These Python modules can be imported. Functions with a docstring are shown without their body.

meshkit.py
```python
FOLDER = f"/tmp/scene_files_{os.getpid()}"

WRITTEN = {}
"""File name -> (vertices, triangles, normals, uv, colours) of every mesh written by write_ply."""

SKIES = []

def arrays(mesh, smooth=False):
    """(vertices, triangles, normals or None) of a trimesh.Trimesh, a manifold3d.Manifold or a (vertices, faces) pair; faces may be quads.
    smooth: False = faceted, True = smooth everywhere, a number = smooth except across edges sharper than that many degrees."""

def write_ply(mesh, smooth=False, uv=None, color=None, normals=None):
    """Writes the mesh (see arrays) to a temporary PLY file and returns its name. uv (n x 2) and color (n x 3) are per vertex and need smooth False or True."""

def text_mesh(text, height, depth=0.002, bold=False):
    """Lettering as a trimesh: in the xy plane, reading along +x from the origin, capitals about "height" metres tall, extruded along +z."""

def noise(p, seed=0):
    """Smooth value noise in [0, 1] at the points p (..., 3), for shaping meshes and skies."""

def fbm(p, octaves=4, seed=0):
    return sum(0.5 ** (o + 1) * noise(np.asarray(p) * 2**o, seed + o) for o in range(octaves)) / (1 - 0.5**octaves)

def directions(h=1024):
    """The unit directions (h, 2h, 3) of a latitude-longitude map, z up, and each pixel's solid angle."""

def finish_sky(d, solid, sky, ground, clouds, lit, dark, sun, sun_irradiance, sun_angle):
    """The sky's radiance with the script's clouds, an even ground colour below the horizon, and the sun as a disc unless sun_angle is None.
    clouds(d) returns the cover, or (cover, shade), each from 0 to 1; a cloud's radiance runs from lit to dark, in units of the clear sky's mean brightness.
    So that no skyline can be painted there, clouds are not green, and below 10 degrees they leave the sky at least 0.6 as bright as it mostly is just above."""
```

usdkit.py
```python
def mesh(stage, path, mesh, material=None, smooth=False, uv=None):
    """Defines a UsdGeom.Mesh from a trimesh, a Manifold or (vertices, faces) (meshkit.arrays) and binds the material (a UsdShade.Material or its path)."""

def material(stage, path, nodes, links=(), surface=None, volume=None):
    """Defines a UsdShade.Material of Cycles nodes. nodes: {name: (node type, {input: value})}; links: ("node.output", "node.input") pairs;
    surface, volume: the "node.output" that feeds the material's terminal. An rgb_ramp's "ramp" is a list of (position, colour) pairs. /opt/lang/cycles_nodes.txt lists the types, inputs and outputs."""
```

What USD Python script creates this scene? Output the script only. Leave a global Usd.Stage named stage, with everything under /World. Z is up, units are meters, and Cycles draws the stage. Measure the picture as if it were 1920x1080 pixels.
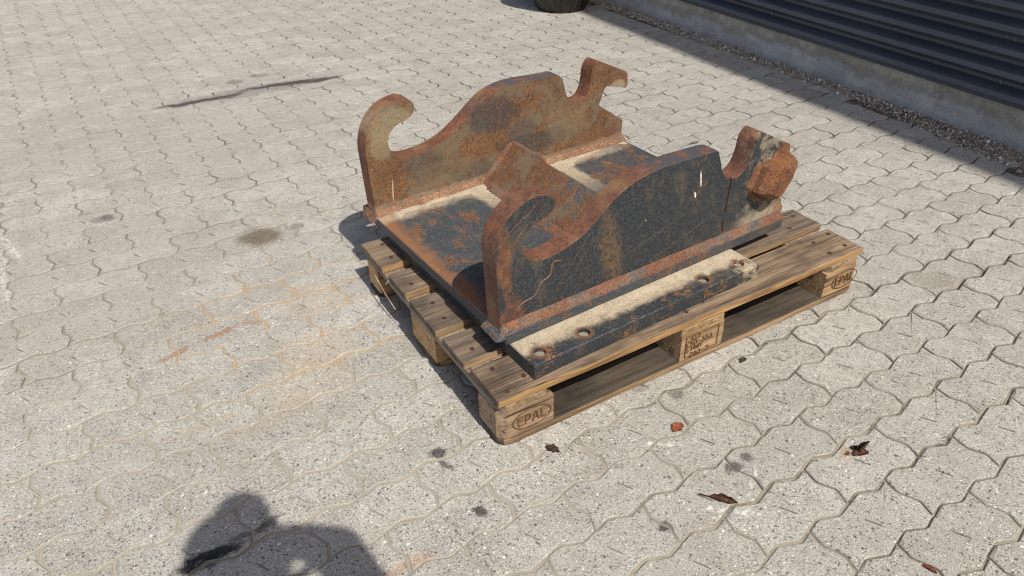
import math, numpy as np, trimesh, manifold3d as m3, usdkit, meshkit
from pxr import Usd, UsdGeom, UsdLux, UsdShade, Gf, Sdf, Vt
from shapely.geometry import Polygon, Point, box as sbox
from shapely import affinity
from scipy.interpolate import splprep, splev

stage = Usd.Stage.CreateInMemory()
UsdGeom.SetStageUpAxis(stage, UsdGeom.Tokens.z); UsdGeom.SetStageMetersPerUnit(stage, 1.0)
UsdGeom.Xform.Define(stage, '/World'); UsdGeom.Scope.Define(stage, '/World/Looks')
RNG = np.random.default_rng(7)

# ---------------------------------------------------------------- camera, sky, sun, exposure
CAM_POS = (-.573, -1.058, 1.2665)
CAM_RIGHT, CAM_DOWN, CAM_FWD = (.8582, -.5130, -.0199), (-.3036, -.4758, -.8255), (.4140, .7145, -.5641)
FOCAL = 1404.84 / 1920 * 36
EXPOSURE = 0.34
SUN_AZ, SUN_EL = math.radians(-88.3), math.radians(54.2)
SUN_INTENSITY, SKY_STRENGTH = 1.0, 0.10

cam = UsdGeom.Camera.Define(stage, '/World/camera')
cam.CreateFocalLengthAttr(FOCAL); cam.CreateHorizontalApertureAttr(36.0); cam.CreateVerticalApertureAttr(20.25)
cam.CreateClippingRangeAttr(Gf.Vec2f(.05, 500)); cam.CreateExposureAttr(EXPOSURE)
cam.AddTransformOp().Set(Gf.Matrix4d(*CAM_RIGHT, 0, *[-x for x in CAM_DOWN], 0, *[-x for x in CAM_FWD], 0, *CAM_POS, 1))

sun_dir = np.array([math.cos(SUN_EL) * math.cos(SUN_AZ), math.cos(SUN_EL) * math.sin(SUN_AZ), math.sin(SUN_EL)])
sky_mat = usdkit.material(stage, '/World/Looks/sky', {
    's': ('sky_texture', {'sky_type': 'single_scattering', 'sun_disc': False, 'sun_elevation': SUN_EL, 'sun_rotation': math.atan2(sun_dir[0], sun_dir[1]), 'aerosol_density': 3.0}),
    'b': ('background_shader', {'strength': SKY_STRENGTH})}, [('s.color', 'b.color')], surface='b.background')
dome = UsdLux.DomeLight.Define(stage, '/World/sky'); UsdShade.MaterialBindingAPI.Apply(dome.GetPrim()).Bind(sky_mat)
dome.GetPrim().SetCustomDataByKey('kind', 'structure')
sun = UsdLux.DistantLight.Define(stage, '/World/sun')
sun.CreateNormalizeAttr(True); sun.CreateIntensityAttr(SUN_INTENSITY); sun.CreateAngleAttr(.6); sun.CreateColorAttr(Gf.Vec3f(1.0, .95, .87))
zx = sun_dir; xx = np.cross([0, 0, 1.0], zx); xx /= np.linalg.norm(xx); yx = np.cross(zx, xx)
sun.AddTransformOp().Set(Gf.Matrix4d(*xx, 0, *yx, 0, *zx, 0, 0, 0, 10, 1))

# ---------------------------------------------------------------- helpers
used = {}
def free(parent, name):
    k = f'{parent}/{name}'; n = used.get(k, -1) + 1; used[k] = n
    return k if n == 0 else f'{k}_{n:03d}'
def data(prim, label=None, cat=None, group=None, kind=None):
    for k, v in (('label', label), ('category', cat), ('group', group), ('kind', kind)):
        if v: prim.SetCustomDataByKey(k, v)
def thing(name, loc=(0, 0, 0), rz=0, **kw):
    x = UsdGeom.Xform.Define(stage, free('/World', name)); x.AddTranslateOp().Set(Gf.Vec3d(*map(float, loc)))
    if rz: x.AddRotateZOp().Set(float(rz))
    data(x.GetPrim(), **kw); return str(x.GetPath())
def obj(name, mesh, mat, parent='/World', smooth=False, tone=None, **kw):
    p = free(parent, name); m = usdkit.mesh(stage, p, mesh, mat, smooth=smooth)
    n = len(m.GetPointsAttr().Get())
    if tone is not None:
        arr = np.full(n, tone, np.float32) if np.ndim(tone) == 0 else np.asarray(tone, np.float32)
        UsdGeom.PrimvarsAPI(m).CreatePrimvar('tone', Sdf.ValueTypeNames.FloatArray, 'vertex').Set(Vt.FloatArray.FromNumpy(arr))
    data(m.GetPrim(), **kw); return p
cat_ = trimesh.util.concatenate

class G:
    """A small node graph builder: strings 'node.output' become links."""
    def __init__(s): s.n, s.l = {}, []
    def __call__(s, kind, **kw):
        k = f'{kind[:3]}{len(s.n)}'; vals = {}
        for a, v in kw.items():
            if isinstance(v, str) and '.' in v and v.split('.')[0] in s.n: s.l.append((v, f'{k}.{a}'))
            else: vals[a] = v
        s.n[k] = (kind, vals); return k
    def noise(s, vec, scale, detail=3, rough=.55, dist=0.0): return s('noise_texture', vector=vec, scale=scale, detail=detail, roughness=rough, distortion=dist) + '.fac'
    def map(s, vec, loc=(0, 0, 0), rot=(0, 0, 0), scale=(1, 1, 1), kind='point'): return s('mapping', mapping_type=kind, vector=vec, location=loc, rotation=rot, scale=scale) + '.vector'
    def ramp(s, v, a, b, lo=0., hi=1.): return s('map_range', range_type='smoothstep', value=v, from_min=a, from_max=b, to_min=lo, to_max=hi, clamp=True) + '.result'
    def mix(s, fac, a, b, t='mix'): return s('mix', mix_type=t, fac=fac, color1=a, color2=b) + '.color'
    def m(s, op, a, b=0.5, c=0.0): return s('math', math_type=op, value1=a, value2=b, value3=c) + '.value'
    def bump(s, h, strength, dist, normal=None):
        return s('bump', height=h, strength=strength, distance=dist, **({'normal': normal} if normal else {})) + '.normal'
    def done(s, name, color, rough=.8, spec=.3, normal=None, metallic=0.0, **kw):
        a = dict(base_color=color, roughness=rough, specular_ior_level=spec, metallic=metallic, **kw)
        if normal: a['normal'] = normal
        p = s('principled_bsdf', **a)
        return usdkit.material(stage, '/World/Looks/' + name, s.n, s.l, surface=p + '.BSDF')

# ---------------------------------------------------------------- materials: paving
def stain_layer(g, col, P, lst):
    grit = g.ramp(g.noise(P, 130, 4, .75), .30, .50, .45, 1)
    for (x, y, rx, ry, ang, c, st) in lst:
        v = g.map(P, (x, y, 0), (0, 0, math.radians(ang)), (rx * 1.35, ry * 1.35, 50), 'texture')
        f = g('gradient_texture', gradient_type='spherical', vector=v) + '.fac'
        col = g.mix(g.m('multiply', g.ramp(f, .03, .55, 0, st), grit), col, c)
    return col
DK, OIL, RUST, BLK, WHT, TAN = (.045, .042, .04), (.10, .068, .04), (.27, .115, .042), (.018, .018, .018), (.72, .70, .66), (.33, .26, .17)
STAINS = [(-.204, 1.27, .075, .062, -32, OIL, .8), (-.075, 1.274, .024, .024, -32, OIL, .5), (-.64, 1.70, .045, .03, -20, DK, .55), (-.63, 1.705, .02, .015, 0, DK, .6),
          (-.575, .763, .045, .013, 14, RUST, .6), (-.446, .792, .05, .012, 14, RUST, .6), (-.351, .80, .04, .012, -20, RUST, .4),
          (-.655, .055, .050, .020, -6, BLK, .97), (-.61, .058, .045, .015, -6, BLK, .95), (-.545, .075, .05, .010, -4, BLK, .6), (-.50, .082, .03, .007, 0, BLK, .5),
          (-.126, .068, .019, .018, 0, BLK, .85), (-.128, .03, .008, .03, 15, BLK, .7), (-.124, -.127, .014, .015, 0, BLK, .85), (.178, -.357, .016, .015, 0, BLK, .85),
          (.41, -.316, .023, .017, 0, DK, .8), (.456, -.313, .014, .011, 0, DK, .75), (-.284, -.168, .035, .016, -10, (.36, .19, .09), .35), (-.334, -.167, .025, .012, 0, (.36, .19, .09), .35),
          (.652, -.417, .020, .017, 0, (.33, .20, .09), .55), (.653, -.418, .009, .007, 0, (.07, .025, .015), .95), (.461, -.069, .020, .017, 0, DK, .6), (.119, 2.924, .045, .035, -32, DK, .5), (.40, .00, .03, .02, 0, DK, .35),
          (1.444, -.091, .07, .05, -32, (.2, .16, .11), .4), (-.936, 1.671, .012, .13, 14, WHT, .5), (-.958, 1.419, .009, .13, 4, WHT, .45), (-.95, 1.55, .006, .05, 5, WHT, .4),
          (.339, -.191, .026, .006, -30, WHT, .75), (.305, -.164, .022, .005, -40, WHT, .7), (.298, -.384, .035, .006, -28, WHT, .7), (.345, -.42, .03, .008, -35, WHT, .65), (-.544, .091, .014, .006, 0, WHT, .4),
          (.41, -.37, .05, .004, 35, WHT, .5), (-.227, .584, .11, .09, -20, (.42, .29, .14), .16), (-.165, .812, .10, .08, -32, (.40, .26, .12), .16), (-.458, .372, .07, .03, 5, TAN, .3), (-.567, .44, .09, .02, 0, TAN, .3), (-.36, .40, .05, .03, 20, TAN, .3),
          (-.30, .47, .12, .1, 0, (.42, .30, .16), .16), (.25, 2.95, .06, .03, -20, DK, .4), (-.25, 2.2, .5, .35, -32, (.30, .26, .22), .22), (-.7, 2.6, .5, .4, 10, (.28, .245, .22), .25), (-.75, 1.3, .4, .45, -32, (.29, .25, .22), .22)]
def paver_material():
    g = G(); P = g('geometry') + '.position'
    tone = g('attribute', attribute='tone') + '.fac'
    big = g.noise(P, 1.1, 4); mid = g.noise(P, 16, 5, .65)
    col = g.mix(tone, (.318, .308, .274), (.468, .455, .408))
    col = g.mix(g.ramp(big, .3, .7, 0, .5), col, (.372, .362, .335))
    col = g.mix(g.ramp(g.noise(g.map(P, (3, 1, 0)), 5.5, 5, .68), .44, .68, 0, .75), col, (.25, .232, .20))
    col = g.mix(g.ramp(mid, .42, .70, 0, .6), col, (.25, .232, .205))
    col = g.mix(g.ramp(g.noise(g.map(P, (9, 4, 0)), 8, 5, .7), .55, .72, 0, .5), col, (.50, .48, .43))
    fine = g.noise(P, 380, 3, .75)
    col = g.mix(g.ramp(fine, .38, .62), g.mix(.62, col, (.13, .12, .105)), g.mix(.34, col, (.70, .66, .58)))
    # exposed aggregate: stone chips of four sizes
    wob = g('noise_texture', vector=P, scale=240, detail=2) + '.color'
    for sc, lo, hi, rad, k_ in ((360, .34, .86, .52, .75), (190, .26, .955, .48, .9), (105, .14, .985, .38, .9), (52, .045, .994, .24, .9)):
        d = g('mix_vector', fac=.006 if sc > 60 else .012, a=g.map(P, (sc * .013, .3, 0), scale=(1, 1, .3)), b=wob) + '.result'
        v = g('voronoi_texture', vector=d, scale=sc)
        c = g('separate_color', color=v + '.color')
        size = g.ramp(v + '.distance', g.m('multiply_add', c + '.g', rad * .55, rad * .5), g.m('multiply_add', c + '.g', rad * .45, rad * .32))
        dark = g.m('multiply', g.m('less_than', c + '.r', lo), size)
        light = g.m('multiply', g.m('greater_than', c + '.r', hi), size)
        stone = g.mix(g.ramp(c + '.b', .72, .85), g.mix(c + '.g', (.022, .022, .024), (.085, .08, .076)), (.16, .075, .05))
        col = g.mix(g.m('multiply', dark, k_), col, stone)
        col = g.mix(g.m('multiply', light, k_ * .8), col, (.80, .76, .68))
    Pd = g('mix_vector', fac=.035, a=P, b=g('noise_texture', vector=P, scale=28, detail=4, roughness=.7) + '.color') + '.result'
    Pd = g.map(Pd, (-.0175 * 1, -.0175, 0)); Pd = g.map(Pd, scale=(1 / .965, 1 / .965, 1))
    col = stain_layer(g, col, Pd, [t_ for t_ in STAINS if t_[5] is not WHT])
    Pc = g('mix_vector', fac=.09, a=P, b=g('noise_texture', vector=P, scale=7, detail=4, roughness=.7) + '.color') + '.result'
    Pc = g.map(g.map(Pc, (-.045, -.045, 0)), scale=(1 / .91, 1 / .91, 1))
    for (x, y, rx, ry, an, st) in ((-.09, 2.735, .20, .026, -3, .95), (.10, 2.745, .16, .014, 8, .55), (.30, 2.75, .17, .026, -8, .95), (.46, 2.715, .15, .034, -8, .95), (.18, 2.735, .42, .07, -2, .35)):  # dark open joint, plus soft shade from sunken stone edges painted in
        f = g('gradient_texture', gradient_type='spherical', vector=g.map(Pc, (x, y, 0), (0, 0, math.radians(an)), (rx * 1.3, ry * 1.3, 50), 'texture')) + '.fac'
        col = g.mix(g.ramp(f, .03, .5, 0, st), col, (.06, .052, .046))
    whites = stain_layer(g, g('color', value=(0, 0, 0)) + '.color', Pd, [t_[:5] + ((1, 1, 1), t_[6]) for t_ in STAINS if t_[5] is WHT])
    col = g.mix(g.m('multiply', whites, g.ramp(g.noise(P, 75, 5, .8), .46, .56)), col, WHT)
    s = g('separate_xyz', vector=P); lft = g.m('multiply', g.ramp(s + '.x', .7, -.3), g.ramp(s + '.y', 1.6, .4, .25, 1))
    dirt = g.mix(g.m('multiply', lft, .8), g.mix(g.ramp(g.noise(P, 5, 4), .35, .65), (.145, .13, .108), (.25, .225, .185)), (.33, .30, .25))
    col = g.mix(g.ramp(s + '.z', -.0012, -.0030, 0, .7), col, dirt)
    h = g.m('add', g.m('multiply', fine, .6), g.m('multiply', g.noise(P, 160, 2), .7))
    return g.done('paver_concrete', col, .88, .25, g.bump(h, .55, .0022))
def joint_material():
    g = G(); P = g('geometry') + '.position'
    col = g.mix(g.ramp(g.m('add', g.m('multiply', g.noise(P, 5, 4), .5), g.m('multiply', g.noise(P, 21, 4, .65), .5)), .42, .58), (.075, .066, .055), (.285, .255, .205))
    col = g.mix(g.ramp(g.noise(P, 260, 2), .4, .65, 0, .6), col, (.34, .29, .22))
    x = g('separate_xyz', vector=P); x = g.m('multiply', g.ramp(x + '.x', .7, -.3), g.ramp(x + '.y', 1.6, .4, .25, 1))
    col = g.mix(g.m('multiply', x, .75), col, (.35, .315, .26))
    Pd = g('mix_vector', fac=.035, a=P, b=g('noise_texture', vector=P, scale=28, detail=4, roughness=.7) + '.color') + '.result'
    Pd = g.map(Pd, (-.0175, -.0175, 0))
    col = stain_layer(g, col, Pd, [(-.08, 2.73, .22, .06, -3, (.02, .018, .016), .95), (.372, 2.72, .26, .06, -3, (.02, .018, .016), .95), (-.2, .75, .35, .32, 0, (.46, .30, .14), .75), (1.0, 1.6, .04, .04, 0, (.05, .06, .02), .9), (1.53, 1.05, .04, .03, 0, (.06, .09, .02), .8)])  # first two entries: the dark open joint, its shade painted in
    return g.done('joint_sand', col, .95, .1, g.bump(g.noise(P, 300, 2), .6, .002))
M_PAVER, M_JOINT = paver_material(), joint_material()
def simple(name, c1, c2, scale, rough=.8, spec=.3, bump=0, bscale=100, metallic=0.0, detail=4):
    g = G(); P = g('texture_coordinate') + '.object'
    col = g.mix(g.ramp(g.noise(P, scale, detail), .35, .65), c1, c2)
    return g.done(name, col, rough, spec, g.bump(g.noise(P, bscale, 3), .5, bump) if bump else None, metallic)

# ---------------------------------------------------------------- ground and paving
WALL = lambda y: 2.575 + .035 * (y - .27)                      # foot of the building
obj('ground', trimesh.creation.box((80, 80, .02), trimesh.transformations.translation_matrix((0, 0, -.075))), simple('far_ground', (.28, .26, .23), (.36, .33, .29), 3), kind='structure')
ROT = math.radians(1.2); LEN, PITCH = .2405, .1155
XS = LEN / .236
wave = [(0, 0), (.037, .0095), (.0825, -.0100), (.118, 0), (.155, .0095), (.2005, -.0100)]
def paver_outline():
    lo = [(x * XS, y) for x, y in wave]
    side = [(.012, .038), (-.0065, .0745)]
    side = [(x, y * PITCH / .112) for x, y in side]
    right = [(LEN + x, y) for x, y in side]
    up = [(x * XS, y + PITCH) for x, y in wave]
    return np.array(lo + [(LEN, 0)] + right + [(LEN, PITCH)] + up[::-1] + side[::-1])
OUT = paver_outline()[:, :]
OUT = np.array([p for i, p in enumerate(OUT) if i == 0 or np.linalg.norm(p - OUT[i - 1]) > 1e-6])
if Polygon(OUT).exterior.is_ccw is False: OUT = OUT[::-1]
def inset(poly, d):
    q = Polygon(poly).buffer(-d, join_style=2)
    return np.array(q.exterior.coords)[:-1]
def off(P, d):
    """Moves each vertex inward by d along its mitre."""
    e = np.roll(P, -1, 0) - P; e /= np.linalg.norm(e, axis=1)[:, None]; n = np.c_[-e[:, 1], e[:, 0]]
    b = n + np.roll(n, 1, 0); k = (b * n).sum(1)
    return P + b / np.maximum(k, .35)[:, None] * d
def make_paver(seed, half=None, fine=False):
    r = np.random.default_rng(seed)
    P = OUT.copy()
    if half is not None:
        b = sbox(-1, -1, LEN / 2, 1) if half == 0 else sbox(LEN / 2, -1, 1, 1)
        q = Polygon(P).intersection(b); P = np.array(q.exterior.coords)[:-1]
        if not Polygon(P).exterior.is_ccw: P = P[::-1]
    if fine:
        nx = np.roll(P, -1, 0); P = np.stack([P * .90 + nx * .10, P * .10 + nx * .90], 1).reshape(-1, 2)
    P = P + r.normal(0, .0007, P.shape)
    A, B, C = off(P, .0018), off(P, .0023), off(P, .0050)
    chip = r.random(len(P)) < .12
    C[chip] += (P.mean(0) - C[chip]) * .06
    n = len(P)
    hole = None
    if half is None:                                            # the dummy joint across the middle of the stone
        a, b = np.array([LEN / 2 + .011, .041]), np.array([LEN / 2 - .006, .073])
        w = np.array([.0020, .0010]); hole = np.array([a - w, b - w, b + w, a + w])
    pg = Polygon(C, [hole] if hole is not None else None)
    tv, tf = trimesh.creation.triangulate_polygon(pg, engine='earcut')
    z = lambda Q, h: np.c_[Q, np.full(len(Q), h)]
    v = [z(tv, 0.0)]; f = [tf]; o = len(tv)
    rings = [z(C, 0), z(B, -.0026), z(A, -.016)]
    v += rings; i = np.arange(n); j = (i + 1) % n
    for k in range(2):
        a, b = o + k * n, o + (k + 1) * n
        f += [np.c_[b + i, b + j, a + j], np.c_[b + i, a + j, a + i]]
    o += 3 * n
    if hole is not None:
        lo = hole.mean(0) + (hole - hole.mean(0)) * .8
        v += [z(hole, 0), z(lo, -.0055)]; i4 = np.arange(4); j4 = (i4 + 1) % 4
        f += [np.c_[o + i4, o + j4, o + 4 + j4], np.c_[o + i4, o + 4 + j4, o + 4 + i4], np.array([[o + 4, o + 5, o + 6], [o + 4, o + 6, o + 7]])]
    v, f = np.vstack(v), np.vstack(f)
    n_ = np.cross(v[f[:, 1]] - v[f[:, 0]], v[f[:, 2]] - v[f[:, 0]])
    top = np.abs(n_[:, 2]) > 0; flip = n_[:, 2] < 0
    f[flip] = f[flip][:, ::-1]
    return v, f
PROTO = [make_paver(s) for s in range(8)]; FINE = [make_paver(s, fine=True) for s in range(100, 120)]; HALF = [[make_paver(50 + s, h) for s in range(3)] for h in (0, 1)]
cR, sR = math.cos(ROT), math.sin(ROT)
def place(v, x, y, r):
    c = np.array([LEN / 2, PITCH / 2, 0]); w = v - c
    ax, ay, az = np.clip(r.normal(0, .0028), -.004, .004), np.clip(r.normal(0, .004), -.006, .006), r.normal(0, .004)
    w = np.c_[w[:, 0] - az * w[:, 1], w[:, 1] + az * w[:, 0], w[:, 2] + np.where(w[:, 2] > -.01, ax * w[:, 0] + ay * w[:, 1], 0) + float(np.clip(r.normal(0, .0005), -.0007, .0007)) - .0008]
    w = w + c + [x, y, 0]
    return np.c_[cR * w[:, 0] - sR * w[:, 1], sR * w[:, 0] + cR * w[:, 1], w[:, 2]]
X0, Y0 = .659 * cR - .511 * sR + .0, .511 * -cR - .659 * sR    # lattice origin in the turned frame
CP, CX, CY, CZ = map(np.array, (CAM_POS, CAM_RIGHT, CAM_DOWN, CAM_FWD))
def pix(p):
    q = np.asarray(p) - CP; d = q @ CZ
    return 960 + 1404.8 * (q @ CX) / d, 540 + 1404.8 * (q @ CY) / d, d
stones = []
for r in range(-26, 78):
    for k in range(-16, 12):
        rg = np.random.default_rng((r + 200) * 1000 + k + 300)
        x, y = X0 + (LEN / 2 if r % 2 == 0 else 0) + k * LEN + .0, Y0 + r * PITCH + .0015 * math.sin(r * 1.7 + k * .3)
        ctr = (cR * (x + LEN / 2) - sR * (y + PITCH / 2), sR * (x + LEN / 2) + cR * (y + PITCH / 2))
        room = WALL(ctr[1]) - .045 - (.015 + .11 * max(0, min(1, (.9 - ctr[1]) / .9))) - ctr[0]
        u_, w_, d_ = pix((*ctr, 0)); seen = d_ > .2 and -30 < u_ < 1950 and -30 < w_ < 1110
        if room > LEN / 2 - .02: v, f = FINE[rg.integers(20)] if seen and d_ < 4.2 else PROTO[rg.integers(8)]
        elif room > -.005: v, f = HALF[0][rg.integers(3)]
        else: continue
        v = place(v, x, y, rg)
        tone = float(np.clip(.5 + .42 * rg.normal(), 0, 1))
        stones.append((d_ if seen else 1e3 + abs(d_), v, f, tone))
stones.sort(key=lambda s: s[0])
pavement = thing('pavement', kind='structure')
for d_, v, f, tone in stones[:299]:
    obj('paver', (v, f), M_PAVER, pavement, tone=tone)
vs, fs, ts, o = [], [], [], 0
for d_, v, f, tone in stones[299:]:
    vs.append(v); fs.append(f + o); ts.append(np.full(len(v), tone)); o += len(v)
obj('paver', (np.vstack(vs), np.vstack(fs)), M_PAVER, pavement, tone=np.concatenate(ts), kind='stuff')
gx, gy = np.meshgrid(np.arange(-3.4, 2.75, .03), np.arange(-3.6, 9, .03), indexing='ij')
pt = np.stack([gx, gy, 0 * gx], -1)
full = meshkit.fbm(pt * 2.3, 4, 3); deep = np.clip((gx - .1) / 1.0, 0, 1) * .6 + np.clip((1.2 - gy) / 3, 0, 1) * .3
gz = -.0041 - .0065 * np.clip(deep * 1.1 - .12 + (full - .5) * 2.2, 0, 1) - .0015 * np.clip(deep * 1.2 - .1, 0, 1)
crack = np.exp(-((gy - 2.73 - .02 * (gx < -9)) / .05) ** 2) * ((gx > -.2) & (gx < .06) | (gx > .17) & (gx < .57)); gz -= .009 * crack
gz += (meshkit.noise(pt * 40, 5) - .5) * .0010
ni, nj = gx.shape; idx = np.arange(ni * nj).reshape(ni, nj)
quads = np.stack([idx[:-1, :-1], idx[1:, :-1], idx[1:, 1:], idx[:-1, 1:]], -1).reshape(-1, 4)
obj('joint_sand', (np.stack([gx, gy, gz], -1).reshape(-1, 3), quads), M_JOINT, pavement, smooth=True)

# ---------------------------------------------------------------- building: concrete plinth and ribbed cladding
def clad_mat():
    g = G(); P = g('geometry') + '.position'
    d = g.map(P, scale=(1, .6, 9))
    col = g.mix(g.ramp(g.noise(P, 1.5, 3), .3, .7), (.046, .052, .064), (.060, .067, .081))
    col = g.mix(g.ramp(g.noise(d, 7, 5, .65), .5, .8, 0, .2), col, (.08, .076, .07))
    return g.done('cladding_paint', col, g.m('multiply_add', g.noise(P, 30, 3), .12, .30), .35, g.bump(g.noise(P, 3, 2), .08, .004))
def plinth_mat():
    g = G(); P = g('geometry') + '.position'; z = g('separate_xyz', vector=P) + '.z'
    zz = g.m('add', z, g.m('add', g.m('multiply_add', g.noise(g.map(P, scale=(1, 1, .3)), 2.6, 4, .6), .15, -.075), g.m('multiply_add', g.noise(g.map(P, scale=(1, 1, .6)), 26, 5, .75), .11, -.055)))
    col = g.mix(g.ramp(g.noise(P, 6, 5, .65), .3, .7), (.36, .315, .25), (.50, .445, .365))
    band = g.mix(g.ramp(g.noise(P, 9, 4), .35, .7), (.29, .287, .28), (.43, .425, .41))
    col = g.mix(g.ramp(zz, .105, .055, 0, .75), col, band)
    col = g.mix(g.m('multiply', g.ramp(zz, .06, .085, 0, .55), g.ramp(zz, .14, .10)), col, (.17, .145, .115))
    col = g.mix(g.ramp(g.noise(g.map(P, scale=(1, 6, 1.2)), 3, 5, .7), .55, .78, 0, .45), col, (.14, .115, .09))
    col = g.mix(g.ramp(g.noise(P, 150, 3, .7), .50, .66, 0, .55), col, (.13, .118, .10))
    col = g.mix(g.ramp(g.noise(P, 42, 5, .75), .52, .68, 0, .4), col, (.46, .43, .37))
    cr = g('voronoi_texture', feature='distance_to_edge', vector=g('mix_vector', fac=.06, a=P, b=g('noise_texture', vector=P, scale=9, detail=3) + '.color') + '.result', scale=2.2)
    col = g.mix(g.ramp(cr + '.distance', 0.003, .001, 0, .3), col, (.06, .055, .05))
    return g.done('plinth_concrete', col, .9, .2, g.bump(g.noise(P, 90, 4, .7), .5, .004))
wall_ang = math.degrees(math.atan(.035))                      # the wall runs along y, turned a little
wall = thing('warehouse_wall', (WALL(0), 0, 0), -wall_ang, label='dark blue-grey ribbed metal warehouse wall on a low concrete plinth', cat='building')
YA, YB, WH = -6.0, 11.0, 6.3
def extr_y(prof, y0, y1, n=1):
    """Sheet swept along y from an open x-z profile."""
    P = np.array(prof); ys = np.linspace(y0, y1, n + 1); v = np.vstack([np.c_[P[:, 0], np.full(len(P), y), P[:, 1]] for y in ys]); f = []
    m_ = len(P)
    for k in range(n):
        a = k * m_ + np.arange(m_ - 1); f.append(np.c_[a, a + 1, a + 1 + m_, a + m_])
    return v, np.vstack(f)
obj('plinth', extr_y([(.4, .172), (.022, .172), (.012, .168), (.002, .155), (0, .02), (-.006, 0), (-.006, -.06)][::-1], YA, YB, 60), plinth_mat(), wall, smooth=20)
prof = [(.035, .150), (-.020, .150), (-.0225, .153), (-.0225, .164)]
z = .150; k = 0
PER = .0825
while z < WH:
    prof += [(-.003, z), (-.006, z + .0025), (-.033, z + .0185), (-.036, z + .022), (-.036, z + .0425), (-.033, z + .046), (-.004, z + .0635), (-.001, z + .0665), (0, z + .0685), (0, z + .080)][(0 if k else 2):]
    z += PER; k += 1
prof = [(x + .0, zz - .0) for x, zz in prof]
clad = extr_y(prof, YA, YB, 4)
obj('cladding_sheet', clad, clad_mat(), wall, smooth=20)
M_TRIM = simple('flashing_paint', (.035, .038, .045), (.05, .052, .06), 2, .4, .5)
obj('roof_verge', trimesh.creation.box((.40, YB - YA, .18), trimesh.transformations.translation_matrix((.17, (YA + YB) / 2, WH + .06))), M_TRIM, wall)
obj('wall_core', trimesh.creation.box((.3, YB - YA, WH - .2), trimesh.transformations.translation_matrix((.24, (YA + YB) / 2, WH / 2 + .15))), M_TRIM, wall)
M_SCREW = simple('screw_head', (.05, .052, .058), (.10, .10, .10), 60, .35, .6)
def screw_mesh():
    a = trimesh.creation.cylinder(.0085, .0025, sections=14); b = trimesh.creation.cylinder(.0055, .006, sections=6); b.apply_translation((0, 0, .003))
    s = cat_([a, b]); s.apply_transform(trimesh.transformations.rotation_matrix(-math.pi / 2, (0, 1, 0))); return s
SC = screw_mesh()
for zi in range(0, 14, 2):
    for yi in range(-2, 6):
        y = .463 + yi * 1.24 + (0 if zi % 4 == 0 else .0)
        s = SC.copy(); s.apply_translation((-.001, y, .150 + PER * zi + .0745)) ; obj('screw', s, M_SCREW, wall)
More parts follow.
